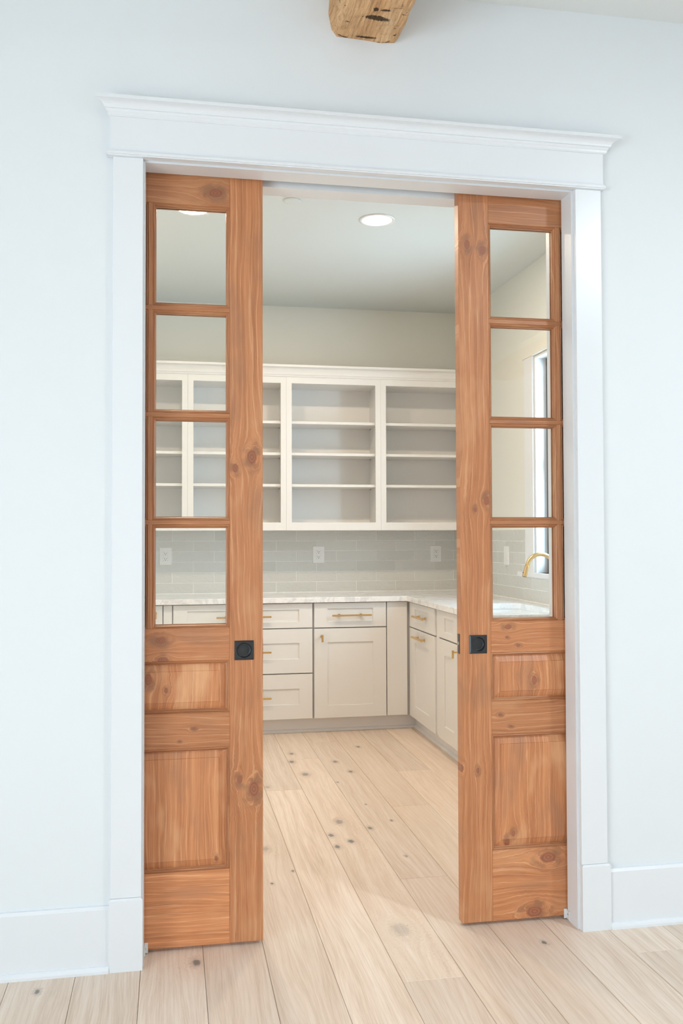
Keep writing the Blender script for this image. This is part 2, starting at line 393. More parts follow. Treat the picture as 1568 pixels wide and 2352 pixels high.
# ------------------------------------------------------------------ door wall (two skins with the door pockets between)
bm = NB()
JT = 0.018
for y0, y1 in ((0.0, YA), (YB_, YW)):
    box(bm, RX0, XJL - JT, y0, y1, 0, RZ); box(bm, XJR + JT, RX1, y0, y1, 0, RZ)
    box(bm, XJL - JT, XJR + JT, y0, y1, ZJ + JT, RZ)
box(bm, RX0, -0.78, YA, YB_, 0, RZ); box(bm, 2.21, RX1, YA, YB_, 0, RZ); box(bm, -0.78, 2.21, YA, YB_, 2.62, RZ)
wf = link('wall_front', bm, M['wall'])
tag(wf, 'white painted wall around the pantry doorway', 'wall', kind='structure')

# jambs
tj = empty('trim_1', ((XJL + XJR) / 2, 0.1, 0), 'white split jamb lining the pantry doorway with a sliding track', 'jamb', kind='structure')
for y0, y1 in ((0.0, YA), (YB_, YW)):
    link('side_jamb', B(XJL - JT, XJL, y0, y1, 0, ZJ + JT), M['trim'], tj)
    link('side_jamb', B(XJR, XJR + JT, y0, y1, 0, ZJ + JT), M['trim'], tj)
    link('head_jamb', B(XJL, XJR, y0, y1, ZJ, ZJ + JT), M['trim'], tj)
link('track', B(-0.7, 2.15, 0.093, 0.123, 2.552, 2.575), M['alu'], tj)
link('track_cover', B(XJL, 0.70, YA, 0.1, 2.5285, 2.534), M['trim'], tj)
link('track_cover', B(0.702, XJR, YA, 0.1, 2.5285, 2.534), M['trim'], tj)

# casing
tc = empty('trim_2', (0.717, -0.02, 0), 'white craftsman casing with crown moulding over the pantry doorway', 'door casing', kind='structure')
link('casing', B(-0.0995, -0.007, -0.019, 0, 0.22, 2.5155, 0.0012), M['trim'], tc)
link('casing', B(1.4393, 1.533, -0.019, 0, 0.22, 2.5155, 0.0012), M['trim'], tc)
for x0, x1 in ((-0.1035, -0.003), (1.4385, 1.5414)):
    bm = NB(); prof = [(0, 0.0), (0, 0.214), (0.006, 0.2195)]
    rings(bm, [[(x0 + e, -0.025 + e, z), (x1 - e, -0.025 + e, z), (x1 - e, 0, z), (x0 + e, 0, z)] for e, z in prof])
    link('plinth_block', bm, M['trim'], tc)
link('head_fillet', B(-0.120, 1.5476, -0.033, 0, 2.5155, 2.531, 0.004, 2), M['trim'], tc)
link('frieze_board', B(-0.108, 1.541, -0.021, 0, 2.531, 2.655), M['trim'], tc)
cp = [(0.0, 2.640), (-0.024, 2.640), (-0.028, 2.644), (-0.0285, 2.650), (-0.032, 2.6535), (-0.034, 2.659), (-0.039, 2.660)]
for k in range(7):
    t = math.radians(90 * k / 6); cp.append((-0.039 - 0.020 * (1 - math.cos(t)), 2.662 + 0.016 * math.sin(t)))
cp += [(-0.061, 2.679), (-0.066, 2.679), (-0.066, 2.690), (0.0, 2.690)]
bm = NB(); x0, x1 = -0.088, 1.524
L0 = [(x0 + y, y, z) for y, z in cp]; L1 = [(x1 - y, y, z) for y, z in cp]
rings(bm, [L0, L1]); link('crown_moulding', bm, M['trim'], tc)

# baseboards
def baseboard(name, x0, x1, label):
    prof = [(0, 0.0), (-0.019, 0.0), (-0.019, 0.008), (-0.026, 0.008), (-0.026, 0.0), (-0.0295, 0.0)]
    bm = NB(); sweep_x(bm, [(0, 0), (-0.016, 0), (-0.016, 0.188), (-0.010, 0.197), (0, 0.197)], x0, x1)
    o = link(name, bm, M['trim']); tag(o, label, 'baseboard', kind='structure')
    bm = NB(); sweep_x(bm, [(-0.016, 0), (-0.029, 0), (-0.029, 0.008), (-0.0265, 0.014), (-0.0215, 0.0185), (-0.016, 0.020)], x0, x1)
    link('shoe_moulding', bm, M['trim'], o)
baseboard('baseboard_left', RX0, -0.1035, 'white baseboard left of the pantry doorway')
baseboard('baseboard_right', 1.5414, RX1, 'white baseboard right of the pantry doorway')

# ------------------------------------------------------------------ main room shell
def wall_with_hole_x(name, xa, xb, y0, y1, z1, hy0, hy1, hz0, hz1, mat, label):
    bm = NB(); box(bm, xa, xb, y0, hy0, 0, z1); box(bm, xa, xb, hy1, y1, 0, z1)
    box(bm, xa, xb, hy0, hy1, 0, hz0); box(bm, xa, xb, hy0, hy1, hz1, z1)
    return tag(link(name, bm, mat), label, 'wall', kind='structure')
wall_with_hole_x('wall_right', RX1, RX1 + 0.15, RY0, 0.215, RZ, -4.2, -2.7, 0.05, 2.75, M['wall'], 'white wall of the front room with a patio door opening')
wall_with_hole_x('wall_left', RX0 - 0.15, RX0, RY0, 0.215, RZ, -5.05, -2.15, 0.05, 2.15, M['wall'], 'white wall of the front room with an added opening for fill light')
tag(link('wall_rear', B(RX0 - 0.15, RX1 + 0.15, RY0 - 0.15, RY0, 0, RZ), M['wall']), 'white wall facing the pantry doorway', 'wall', kind='structure')
tag(link('ceiling', B(RX0 - 0.15, RX1 + 0.15, RY0 - 0.15, 0.215, RZ, RZ + 0.1), M['ceil']), 'white ceiling of the front room with a wood beam', 'ceiling', kind='structure')
for n, x, sg, y0, y1, z0, z1 in (('window_2', RX1, -1, -4.2, -2.7, 0.05, 2.75), ('window_3', RX0, 1, -5.05, -2.15, 0.05, 2.15)):  # the left patio door is an added opening for the fill lamp
    wdw = empty(n, (x, (y0 + y1) / 2, z0), 'glazed patio door lighting the front room' if sg < 0 else 'wide patio door added to carry fill light into the front room', 'window', kind='structure')
    xa, xb = sorted((x, x + sg * 0.02))
    for a in ((y0 - 0.1, y0, z0, z1 + 0.1), (y1, y1 + 0.1, z0, z1 + 0.1), (y0, y1, z1, z1 + 0.1)):
        link('casing', B(xa, xb, *a), M['trim'], wdw)
    xa, xb = sorted((x - sg * 0.05, x - sg * 0.09)); ym = (y0 + y1) / 2
    for a in ((y0, y0 + 0.05, z0, z1), (y1 - 0.05, y1, z0, z1), (ym - 0.03, ym + 0.03, z0, z1), (y0, y1, z0, z0 + 0.05), (y0, y1, z1 - 0.05, z1)):
        link('sash', B(xa, xb, *a), M['trim'], wdw)

# ------------------------------------------------------------------ pantry shell
WY0, WY1, WZ0, WZ1 = 1.69, 2.43, 1.098, 2.44
bm = NB()
box(bm, PX1, PX1 + 0.14, YW, WY0, 0, PZ); box(bm, PX1, PX1 + 0.14, WY1, PY1 + 0.14, 0, PZ)
box(bm, PX1, PX1 + 0.14, WY0, WY1, 0, WZ0); box(bm, PX1, PX1 + 0.14, WY0, WY1, WZ1, PZ)
wpr = tag(link('wall_pantry_right', bm, M['pwall']), 'pantry wall with the sink window and pale tile backsplash', 'wall', kind='structure')
wpb = tag(link('wall_back', B(PX0 - 0.1, PX1, PY1, PY1 + 0.14, 0, PZ), M['pwall']), 'pantry back wall with pale grey tile backsplash under open shelves', 'wall', kind='structure')
tag(link('wall_pantry_left', B(PX0 - 0.1, PX0, YW, PY1, 0, PZ), M['pwall']), 'plain pantry wall beside the shelves', 'wall', kind='structure')
tag(link('ceiling_pantry', B(PX0 - 0.1, PX1 + 0.14, YW, PY1 + 0.14, PZ, PZ + 0.06), M['pceil']), 'pantry ceiling with recessed lights', 'ceiling', kind='structure')

# tiles : 3 x 12 inch running bond
TL, TH, TT, TG = 0.2998, 0.0748, 0.008, 0.0026
TZ0 = 0.9195
def tilemesh(wd, axis):
    bm = NB(); a0, a1 = -wd / 2 + TG / 2, wd / 2 - TG / 2; z0, z1 = TG / 2, TH - TG / 2; e = 0.0018
    F = (lambda a, z, d: (a, -d, z)) if axis == 'x' else (lambda a, z, d: (-d, -a, z))
    rings(bm, [rect(F, a0, a1, z0, z1, 0.0), rect(F, a0, a1, z0, z1, TT - e), rect(F, a0 + e, a1 - e, z0 + e, z1 - e, TT)])
    bmesh.ops.recalc_face_normals(bm, faces=bm.faces[:])
    me = bpy.data.meshes.new('tile'); bm.to_mesh(me); bm.free(); me.materials.append(M['tile']); return me
TM = {}
def tile(parent, axis, a0, a1, row, face):
    wd = round(a1 - a0, 4)
    if wd < 0.012: return
    k = (axis, wd)
    if k not in TM: TM[k] = tilemesh(wd, axis)
    o = bpy.data.objects.new('tile', TM[k]); COL.objects.link(o); o.parent = parent
    c = (a0 + a1) / 2; z = TZ0 + row * TH
    p = Vector((c, face - 0.0035, z)) if axis == 'x' else Vector((face - 0.0035, c, z))
    o.location = p - worigin(parent)
    o.rotation_euler = (random.uniform(-.002, .002), 0, random.uniform(-.002, .002)) if axis == 'x' else (0, random.uniform(-.002, .002), random.uniform(-.002, .002))
link('grout', B(PX0, PX1, PY1 - 0.0148, PY1, 0.9165, 1.372), M['grout'], wpb)
link('grout', B(PX1 - 0.0148, PX1, 2.572, PY1 - 0.0148, 0.9165, 1.372), M['grout'], wpr)
link('grout', B(PX1 - 0.0148, PX1, 1.20, 2.572, 0.9165, 1.066), M['grout'], wpr)
def runs(lo, hi, off):
    k = math.floor((lo - off) / TL); a = off + k * TL; r = []
    while a < hi:
        x0, x1 = max(a, lo), min(a + TL, hi)
        if x1 - x0 > 0.012: r.append((x0, x1))
        a += TL
    return r
for row in range(6):
    off = 0.99 if row % 2 == 1 else 0.840
    for a0, a1 in runs(PX0, PX1 - 0.0165, off): tile(wpb, 'x', a0, a1, row, PY1 - 0.005)
    offy = 2.775 if row % 2 == 1 else 2.925
    if row < 2:
        for a0, a1 in runs(1.20, PY1 - 0.0165, offy): tile(wpr, 'y', a0, a1, row, PX1 - 0.005)
    else:
        for a0, a1 in runs(2.572, PY1 - 0.0165, offy): tile(wpr, 'y', a0, a1, row, PX1 - 0.005)

# pantry window
wd = empty('window_1', (PX1, 2.06, WZ0), 'dark framed window with white casing above the pantry sink', 'window', kind='structure')
link('casing', B(PX1 - 0.018, PX1, WY1 + 0.004, 2.568, WZ0, WZ1 + 0.004), M['trim'], wd)
link('casing', B(PX1 - 0.018, PX1, 1.552, WY0 - 0.004, WZ0, WZ1 + 0.004), M['trim'], wd)
link('head_casing', B(PX1 - 0.024, PX1, 1.53, 2.595, WZ1 + 0.004, WZ1 + 0.12, 0.002), M['pwall'], wd)
link('sill', B(PX1 - 0.022, PX1 + 0.09, 1.42, 2.70, 1.066, WZ0, 0.004, 2), M['trim'], wd)
link('window_jamb', B(PX1 - 0.004, PX1 + 0.10, WY1 - 0.014, WY1, WZ0, WZ1), M['trim'], wd)
link('window_jamb', B(PX1 - 0.004, PX1 + 0.10, WY0, WY0 + 0.014, WZ0, WZ1), M['trim'], wd)
link('window_jamb', B(PX1 - 0.004, PX1 + 0.10, WY0 + 0.014, WY1 - 0.014, WZ1 - 0.014, WZ1), M['trim'], wd)
f0, f1 = PX1 + 0.066, PX1 + 0.10
for a in ((WY1 - 0.052, WY1 - 0.014, WZ0, WZ1 - 0.014), (WY0 + 0.014, WY0 + 0.052, WZ0, WZ1 - 0.014), (WY0 + 0.052, WY1 - 0.052, WZ0, WZ0 + 0.04), (WY0 + 0.052, WY1 - 0.052, WZ1 - 0.054, WZ1 - 0.014), (WY0 + 0.052, WY1 - 0.052, 1.75, 1.785)):
    link('sash_frame', B(f0, f1, *a), M['darkframe'], wd)
link('pane', B(f0 + 0.012, f0 + 0.016, WY0 + 0.045, WY1 - 0.045, WZ0 + 0.035, 1.765), M['glass'], wd)
link('pane', B(f0 + 0.018, f0 + 0.022, WY0 + 0.045, WY1 - 0.045, 1.765, WZ1 - 0.05), M['glass'], wd)

# ------------------------------------------------------------------ pocket doors
DW, DT, DF = 0.729, 0.042, 0.0875
ST = 0.1085
def make_door(name, xlead, sgn, label, kn, seed):
    """xlead: leading edge; sgn=+1 : door extends to +x"""
    X = lambda t: xlead + sgn * t           # t measured from the leading edge
    def bx(t0, t1, z0, z1, y0=DF, y1=DF + DT, bev=0.0012):
        a, b = sorted((X(t0), X(t1))); return B(a, b, y0, y1, z0, z1, bev)
    d = empty(name, (X(DW / 2), DF + DT / 2, 0.012), label, 'door', kind='structure')
    zb, zt = 0.012, 2.536
    Z = dict(b1=0.250, p2=0.644, m1=0.757, l0=0.925, l1=1.031, t0=2.415)
    P = lambda part, ax, **k: pine(name + '_' + part + '_pine', ax, kn.get(part, ()), seed=seed + hash(part) % 1 + len(part) * 1.7, **k)
    ms = P('stile', 'z'); a0, a1 = sorted((X(0), X(ST))); F = FY(DF); hc, hz, hs = X(0.0615), 0.955, 0.0315; e = 0.0012; h2 = hs - 0.003
    bm = NB()
    rings(bm, [rect(F, a0 + e, a1 - e, zb, zt, DT), rect(F, a0, a1, zb, zt, DT - e), rect(F, a0, a1, zb, zt, e), rect(F, a0 + e, a1 - e, zb + e, zt - e, 0.0),
               rect(F, hc - h2, hc + h2, hz - h2, hz + h2, 0.0), rect(F, hc - h2, hc + h2, hz - h2, hz + h2, 0.013)])
    link('stile', bm, ms, d); link('stile', bx(DW - ST, DW, zb, zt), ms, d)
    link('bottom_rail', bx(ST, DW - ST, zb, Z['b1']), P('bottom', 'x', tone=1.28 if sgn < 0 else 1.12), d)  # brighter tone stands in for light bounced up from the floor
    link('middle_rail', bx(ST, DW - ST, Z['p2'], Z['m1']), P('mid', 'x', tone=0.94), d)
    link('lock_rail', bx(ST, DW - ST, Z['l0'], Z['l1']), P('lock', 'x', tone=1.05), d)
    link('top_rail', bx(ST, DW - ST, Z['t0'], zt), P('top', 'x', tone=0.88), d)
    mh = P('hmunt', 'x', tone=0.88); mv = P('vmunt', 'z', tone=0.90)
    bead_h = pine(name + '_bead_pine', 'x', (), tone=0.82, seed=seed + 5); bead_v = pine(name + '_bead_upright_pine', 'z', (), tone=0.86, seed=seed + 6)
    # lites
    op = (Z['t0'] - Z['l1'] - 3 * 0.0145) / 4; c0 = DW / 2
    prof = [(0.0, 0.0012), (0.0016, 0.0034), (0.0044, 0.0022), (0.0074, 0.0052), (0.0094, 0.0104), (0.0112, 0.0112), (0.0112, 0.0170)]
    zs = []
    for r in range(4):
        z0 = Z['l1'] + r * (op + 0.0145); zs.append((z0, z0 + op))
        if r < 3: link('muntin', bx(ST, DW - ST, z0 + op, z0 + op + 0.0145, DF + 0.001, DF + DT - 0.001, 0.0007), mh, d)
        link('muntin', bx(c0 - 0.00725, c0 + 0.00725, z0, z0 + op, DF + 0.001, DF + DT - 0.001, 0.0007), mv, d)
    def bead(a0, a1, z0, z1):
        bm = NB()
        for face, s in ((DF, 1), (DF + DT, -1)):
            F = FY(face, s)
            L = [rect(F, a0 + i, a1 - i, z0 + i, z1 - i, dd) for i, dd in prof]
            L.append(rect(F, a0, a1, z0, z1, 0.0170))
            rings(bm, L, False, False)
        return bm
    def two(o):
        o.data.materials.append(bead_v)
        for p in o.data.polygons:
            if p.index % 2 == 1: p.material_index = 1
    for z0, z1 in zs:
        for t0, t1 in ((ST, c0 - 0.00725), (c0 + 0.00725, DW - ST)):
            a0, a1 = sorted((X(t0), X(t1)))
            two(link('glazing_bead', bead(a0, a1, z0, z1), bead_h, d))
            link('pane', B(a0 + 0.003, a1 - 0.003, DF + 0.0185, DF + 0.0225, z0 + 0.003, z1 - 0.003), M['glass'], d)
    # raised panels
    for part, z0, z1 in (('panel1', Z['m1'], Z['l0']), ('panel2', Z['b1'], Z['p2'])):
        a0, a1 = sorted((X(ST), X(DW - ST)))
        two(link('panel_bead', bead(a0, a1, z0, z1), bead_h, d))
        bm = NB()
        for face, s in ((DF, 1), (DF + DT, -1)):
            F = FY(face, s)
            R = lambda i, dd: rect(F, a0 + i, a1 - i, z0 + i, z1 - i, dd)
            rings(bm, [R(0.004, 0.021), R(0.004, 0.0150), R(0.013, 0.0145), R(0.0335, 0.0066), R(0.0345, 0.0045)], False, True)
        link('raised_panel', bm, P(part, 'z', tone=1.12, light=0.3), d)
    # flush pull
    fp = NB(); n = 48; F = FY(DF)
    def sq(h, dd):
        out = []
        for i in range(n):
            t = 2 * math.pi * i / n; c, s_ = math.cos(t), math.sin(t); k = h / max(abs(c), abs(s_)); out.append(F(hc + c * k, hz + s_ * k, dd))
        return out
    def ci(r, dd): return [F(hc + r * math.cos(2 * math.pi * i / n), hz + r * math.sin(2 * math.pi * i / n), dd) for i in range(n)]
    rings(fp, [sq(hs, 0.0), sq(hs, -0.0016), sq(hs - 0.0042, -0.0046), ci(0.0248, -0.0046), ci(0.0242, -0.0040)], False, False)
    pl = link('flush_pull', fp, M['black'], d)
    cb = NB(); rings(cb, [ci(0.0242, -0.0040), ci(0.0232, 0.006), ci(0.0205, 0.0085), ci(0.016, 0.0075), ci(0.006, 0.0066)], False, True)
    cup = link('pull_cup', cb, M['black'], pl)
    for p_ in cup.data.polygons: p_.use_smooth = True
    # edge lock plate
    xe = X(0.0); a, b_ = sorted((xe, xe - sgn * 0.0012))
    ep = link('edge_plate', B(a, b_, DF + 0.011, DF + 0.031, 0.922, 0.990), M['black'], d)
    sc = NB(); cyl(sc, (xe - sgn * 0.0012, DF + 0.021, 0.957), (xe - sgn * 0.0022, DF + 0.021, 0.957), 0.0062); link('latch', sc, M['alu'], ep)
    return d
K1 = {'stile': [(0.342, 1.588, .0165), (0.287, 1.552, .010), (0.302, 0.536, .0095), (0.348, 0.503, .018)], 'lock': [(0.049, 0.993, .012), (0.056, 0.928, .012)],
      'top': [(0.223, 2.459, .0155)], 'panel1': [(0.009, 0.868, .013), (0.066, 0.831, .0065)], 'mid': [(0.153, 0.707, .005), (0.109, 0.667, .003)], 'panel2': [(0.227, 0.284, .006)]}
K2 = {'stile': [(1.086, 2.335, .011), (1.141, 2.318, .011), (1.11, 1.416, .006), (1.151, 1.448, .011), (1.113, 0.525, .0065), (1.054, 0.535, .009)],
      'lock': [(1.226, 1.012, .0085), (1.221, 0.976, .004), (1.262, 0.948, .005)], 'panel1': [(1.321, 0.825, .010)], 'mid': [(1.194, 0.711, .005), (1.234, 0.671, .004)],
      'panel2': [(1.241, 0.303, .007), (1.22, 0.272, .010)], 'bottom': [(1.365, 0.215, .019), (1.314, 0.034, .020)]}
make_door('door_1', 0.378, -1, 'knotty pine pocket door partly slid into the left pocket, lites over panels', K1, 1.0)
make_door('door_2', 1.055, 1, 'knotty pine pocket door partly slid into the right pocket, edge lock plate showing', K2, 14.0)

# door guides at the jamb feet
for x, s, side in ((XJL, 1, 'left'), (XJR, -1, 'right')):
    g_ = empty('door_guide', (x, 0.07, 0), 'small white plastic door guide at the foot of the %s jamb' % side, 'door guide', 'pocket door guides')
    bm = NB(); a, b_ = sorted((x, x + s * 0.004)); box(bm, a, b_, 0.058, 0.082, 0.004, 0.034, 0.001); link('mount_plate', bm, M['plastic'], g_)
    bm = NB(); a, b_ = sorted((x, x + s * 0.012)); box(bm, a, b_, 0.0815, 0.0865, 0.004, 0.036, 0.001); link('guide_lip', bm, M['plastic'], g_)
    bm = NB(); cyl(bm, (x + s * 0.004, 0.070, 0.022), (x + s * 0.0055, 0.070, 0.022), 0.003, n=12); link('screw', bm, M['alu'], g_)

# ------------------------------------------------------------------ cabinets
CF = 3.203           # face of back-run fronts
CX = 1.690           # face of right-run fronts
def front(name, F, a0, a1, z0, z1, pa0, pa1, pz0, pz1, parent):
    bm = NB()
    rings(bm, [rect(F, a0, a1, z0, z1, 0.019), rect(F, a0, a1, z0, z1, 0.0015), rect(F, a0 + 0.0015, a1 - 0.0015, z0 + 0.0015, z1 - 0.0015, 0.0),
               rect(F, pa0, pa1, pz0, pz1, 0.0), rect(F, pa0 + 0.001, pa1 - 0.001, pz0 + 0.001, pz1 - 0.001, 0.0075)])
    return link(name, bm, M['cab'], parent)
def bar_pull(F, a0, a1, z, parent, posts):
    """horizontal square bar with two posts"""
    bm = NB(); rings(bm, [rect(F, a0, a1, z - 0.0058, z + 0.0058, -0.037), rect(F, a0, a1, z - 0.0058, z + 0.0058, -0.0275)])
    o = link('bar_pull', bm, M['brass'], parent)
    for p in posts:
        b2 = NB(); cyl(b2, F(p, z, 0.002), F(p, z, -0.029), 0.0052); cyl(b2, F(p, z, 0.001), F(p, z, -0.0035), 0.0095); link('post', b2, M['brass'], o)
    return o
def t_pull(F, a, ztop, parent):
    bm = NB(); rings(bm, [rect(F, a - 0.0062, a + 0.0062, ztop - 0.046, ztop, -0.036), rect(F, a - 0.0062, a + 0.0062, ztop - 0.046, ztop, -0.0265)])
    o = link('knob', bm, M['brass'], parent)
    b2 = NB(); cyl(b2, F(a, ztop - 0.011, 0.002), F(a, ztop - 0.011, -0.028), 0.0052); cyl(b2, F(a, ztop - 0.011, 0.001), F(a, ztop - 0.011, -0.0035), 0.009)
    link('post', b2, M['brass'], o); return o
def carcass(bx_, parent):
    return link('body', bx_, M['cabin'], parent)
FB = FY(CF); FR = FX(CX)
# left full-height door cabinet (mostly behind the left door)
c = empty('base_cabinet', (-0.23, 3.5, 0.1), 'white base cabinet with one tall door, seen through the left door glass', 'cabinet', 'pantry base cabinets')
carcass(B(PX0, 0.030, CF + 0.021, PY1 - 0.024, 0.100, 0.880), c)
dr = front('door', FB, -0.540, 0.027, 0.105, 0.876, -0.450, -0.063, 0.195, 0.786, c); t_pull(FB, -0.016, 0.838, dr)
c = empty('filler_panel', (0.061, 3.3, 0.1), 'narrow white filler strip between the tall-door cabinet and the drawers', 'filler panel', 'cabinet fillers')
link('panel', B(0.033, 0.090, CF + 0.006, CF + 0.025, 0.105, 0.876, 0.001), M['cab'], c)
link('support_block', B(0.033, 0.090, CF + 0.025, PY1 - 0.024, 0.100, 0.880), M['cabin'], c)
# drawer base
c = empty('base_cabinet', (0.556, 3.5, 0.1), 'wide white drawer cabinet with three shaker drawers and long brass pulls', 'cabinet', 'pantry base cabinets')
carcass(B(0.092, 1.0235, CF + 0.021, PY1 - 0.024, 0.100, 0.880), c)
for z0, z1, rl in ((0.713, 0.876, 0.040), (0.411, 0.706, 0.094), (0.105, 0.403, 0.096)):
    dr = front('drawer', FB, 0.096, 1.0185, z0, z1, 0.186, 0.929, z0 + rl, z1 - rl, c)
    bar_pull(FB, 0.376, 0.738, (z0 + z1) / 2 - 0.002, dr, (0.441, 0.673))
# door base
c = empty('base_cabinet', (1.28, 3.5, 0.1), 'white cabinet with one drawer over a door, brass bar pull, beside the drawer stack', 'cabinet', 'pantry base cabinets')
carcass(B(1.0255, 1.5305, CF + 0.021, PY1 - 0.024, 0.100, 0.880), c)
dr = front('drawer', FB, 1.0305, 1.528, 0.712, 0.877, 1.122, 1.436, 0.752, 0.839, c); bar_pull(FB, 1.149, 1.420, 0.793, dr, (1.201, 1.351))
dr = front('door', FB, 1.0305, 1.528, 0.104, 0.704, 1.122, 1.436, 0.187, 0.612, c); t_pull(FB, 1.082, 0.664, dr)
c = empty('filler_panel', (1.605, 3.3, 0.1), 'plain white corner filler panel where the two counter runs meet', 'filler panel', 'cabinet fillers')
link('panel', B(1.534, 1.676, CF + 0.001, CF + 0.020, 0.105, 0.877, 0.001), M['cab'], c)
link('support_block', B(1.534, CX + 0.02, CF + 0.020, PY1 - 0.024, 0.100, 0.880), M['cabin'], c)
# right run
c = empty('base_cabinet', (2.0, 2.86, 0.1), 'white corner cabinet with drawer and pull-out door, two horizontal brass pulls', 'cabinet', 'pantry base cabinets')
carcass(B(CX + 0.021, PX1 - 0.024, 2.524, CF + 0.018, 0.100, 0.880), c)
link('stile', B(CX + 0.012, CX + 0.0205, 2.522, 2.583, 0.105, 0.876), M['cab'], c)
dr = front('drawer', FR, 2.586, 3.196, 0.709, 0.874, 2.713, 3.060, 0.752, 0.834, c); bar_pull(FR, 2.742, 3.012, 0.793, dr, (2.80, 2.95))
dr = front('door', FR, 2.586, 3.196, 0.102, 0.701, 2.716, 3.066, 0.186, 0.608, c); bar_pull(FR, 2.758, 3.028, 0.655, dr, (2.82, 2.965))
c = empty('base_cabinet', (2.0, 2.06, 0.1), 'white sink base cabinet under the pantry window, behind the right door', 'cabinet', 'pantry base cabinets')
bm = NB()
box(bm, CX + 0.021, PX1 - 0.024, 1.600, 1.618, 0.1, 0.88); box(bm, CX + 0.021, PX1 - 0.024, 2.502, 2.520, 0.1, 0.88); box(bm, CX + 0.021, PX1 - 0.024, 1.618, 2.502, 0.1, 0.118)
box(bm, CX + 0.021, CX + 0.04, 1.618, 2.502, 0.118, 0.88); box(bm, PX1 - 0.036, PX1 - 0.024, 1.618, 2.502, 0.118, 0.88)
carcass(bm, c)
for y0, y1, kp in ((2.064, 2.512, 2.112), (1.606, 2.056, 2.008)):
    front('false_front', FR, y0, y1, 0.711, 0.875, y0 + 0.137, y1 - 0.137, 0.752, 0.835, c)
    dr = front('door', FR, y0, y1, 0.100, 0.702, y0 + 0.128, y1 - 0.128, 0.188, 0.612, c); t_pull(FR, kp, 0.675, dr)
# toe kicks
tk = tag(link('trim_3', B(PX0, 1.756, 3.284, 3.30, 0.0, 0.1), M['toe']), 'white toe kick along the back cabinets', 'toe kick', kind='structure')
bm = NB(); pr = [(3.284, 0.0), (3.270, 0.0), (3.270, 0.007), (3.273, 0.014), (3.279, 0.019), (3.284, 0.021)]
rings(bm, [[(PX0, y, z) for y, z in pr], [(1.756, y, z) for y, z in pr]]); link('shoe_moulding', bm, M['toe'], tk)
tk = tag(link('trim_4', B(1.756, 1.772, 1.60, 3.284, 0.0, 0.1), M['toe']), 'white toe kick along the sink side cabinets', 'toe kick', kind='structure')
bm = NB(); rings(bm, [[(1.756 - (3.284 - y), 1.60, z) for y, z in pr], [(1.756 - (3.284 - y), 3.284 - (3.284 - y), z) for y, z in pr]]); link('shoe_moulding', bm, M['toe'], tk)

# ------------------------------------------------------------------ countertop, sink, faucet
CY, CXE, Z0, Z1 = 3.178, 1.667, 0.8825, 0.9165
SX0, SX1, SY0, SY1 = 1.775, 2.165, 1.72, 2.40
bm = NB()
def rr(x0, x1, y0, y1, r, z, n=6):
    out = []
    for cx_, cy_, a in ((x1 - r, y1 - r, 0), (x0 + r, y1 - r, 90), (x0 + r, y0 + r, 180), (x1 - r, y0 + r, 270)):
        for k in range(n + 1):
            t = math.radians(a + 90 * k / n); out.append((cx_ + r * math.cos(t), cy_ + r * math.sin(t), z))
    return out
e = 0.003
outer = lambda o, z: [(PX0, CY + o, z), (CXE + o, CY + o, z), (CXE + o, 1.585, z), (PX1, 1.585, z), (PX1, PY1, z), (PX0, PY1, z)]
inner = lambda z: rr(SX0, SX1, SY0, SY1, 0.05, z)
LO = [[bm.verts.new(p) for p in outer(o, z)] for o, z in ((0, Z0), (0, Z1 - e), (e, Z1))]
LI = [[bm.verts.new(p) for p in inner(z)] for z in (Z0, Z1)]
def bridge(A, C):
    n = len(A)
    for i in range(n): bm.faces.new((A[i], A[(i + 1) % n], C[(i + 1) % n], C[i]))
bridge(LO[0], LO[1]); bridge(LO[1], LO[2]); bridge(LI[0], LI[1])
def fillring(O, I):
    edges = []
    for L in (O, I):
        for i in range(len(L)):
            ed = bm.edges.get((L[i], L[(i + 1) % len(L)])); edges.append(ed)
    bmesh.ops.triangle_fill(bm, use_beauty=True, use_dissolve=False, edges=edges)
fillring(LO[2], LI[1]); fillring(LO[0], LI[0])
tag(link('countertop', bm, M['marble']), 'white marble countertop turning the corner of the pantry', 'countertop')
bm = NB()
q = lambda o, z: rr(SX0 - o, SX1 + o, SY0 - o, SY1 + o, 0.05 + o, z)
rings(bm, [q(0.02, Z0), q(0.02, Z0 - 0.006), q(0.012, Z0 - 0.21), q(-0.03, Z0 - 0.235), q(-0.06, Z0 - 0.225), q(-0.02, Z0 - 0.20), q(0.0, Z0 - 0.02), q(0.0, Z0)], False, False)
sk = NB(); bm.free()
rings(sk, [q(0.022, Z0 - 0.0005), q(0.022, Z0 - 0.008), q(0.010, Z0 - 0.22), q(-0.05, Z0 - 0.235)], False, True)
rings(sk, [q(0.022, Z0 - 0.0005), q(0.002, Z0 - 0.0005), q(0.0, Z0 - 0.015), q(-0.004, Z0 - 0.20), q(-0.03, Z0 - 0.222)], False, True)
s_ = link('sink', sk, M['porcelain'], origin=((SX0 + SX1) / 2, 2.06, Z0 - 0.235)); tag(s_, 'white undermount sink in the marble counter below the window', 'sink')
bm = NB(); cyl(bm, (1.97, 2.06, Z0 - 0.2225), (1.97, 2.06, Z0 - 0.2195), 0.04); link('drain', bm, M['brass'], s_)
fa = empty('faucet', (2.256, 2.06, Z1), 'brass gooseneck faucet by the window sill, seen through the right door glass', 'faucet')
bm = NB(); cyl(bm, (2.256, 2.06, Z1), (2.256, 2.06, Z1 + 0.045), 0.024, 0.022, 28); cyl(bm, (2.256, 2.06, Z1), (2.256, 2.06, Z1 + 0.005), 0.0255, 0.0255, 28); link('base', bm, M['brass'], fa)
FC, FRAD = (2.172, 1.137), 0.084
pts = [(2.256, 2.06, Z1 + 0.04), (2.256, 2.06, 1.05)]
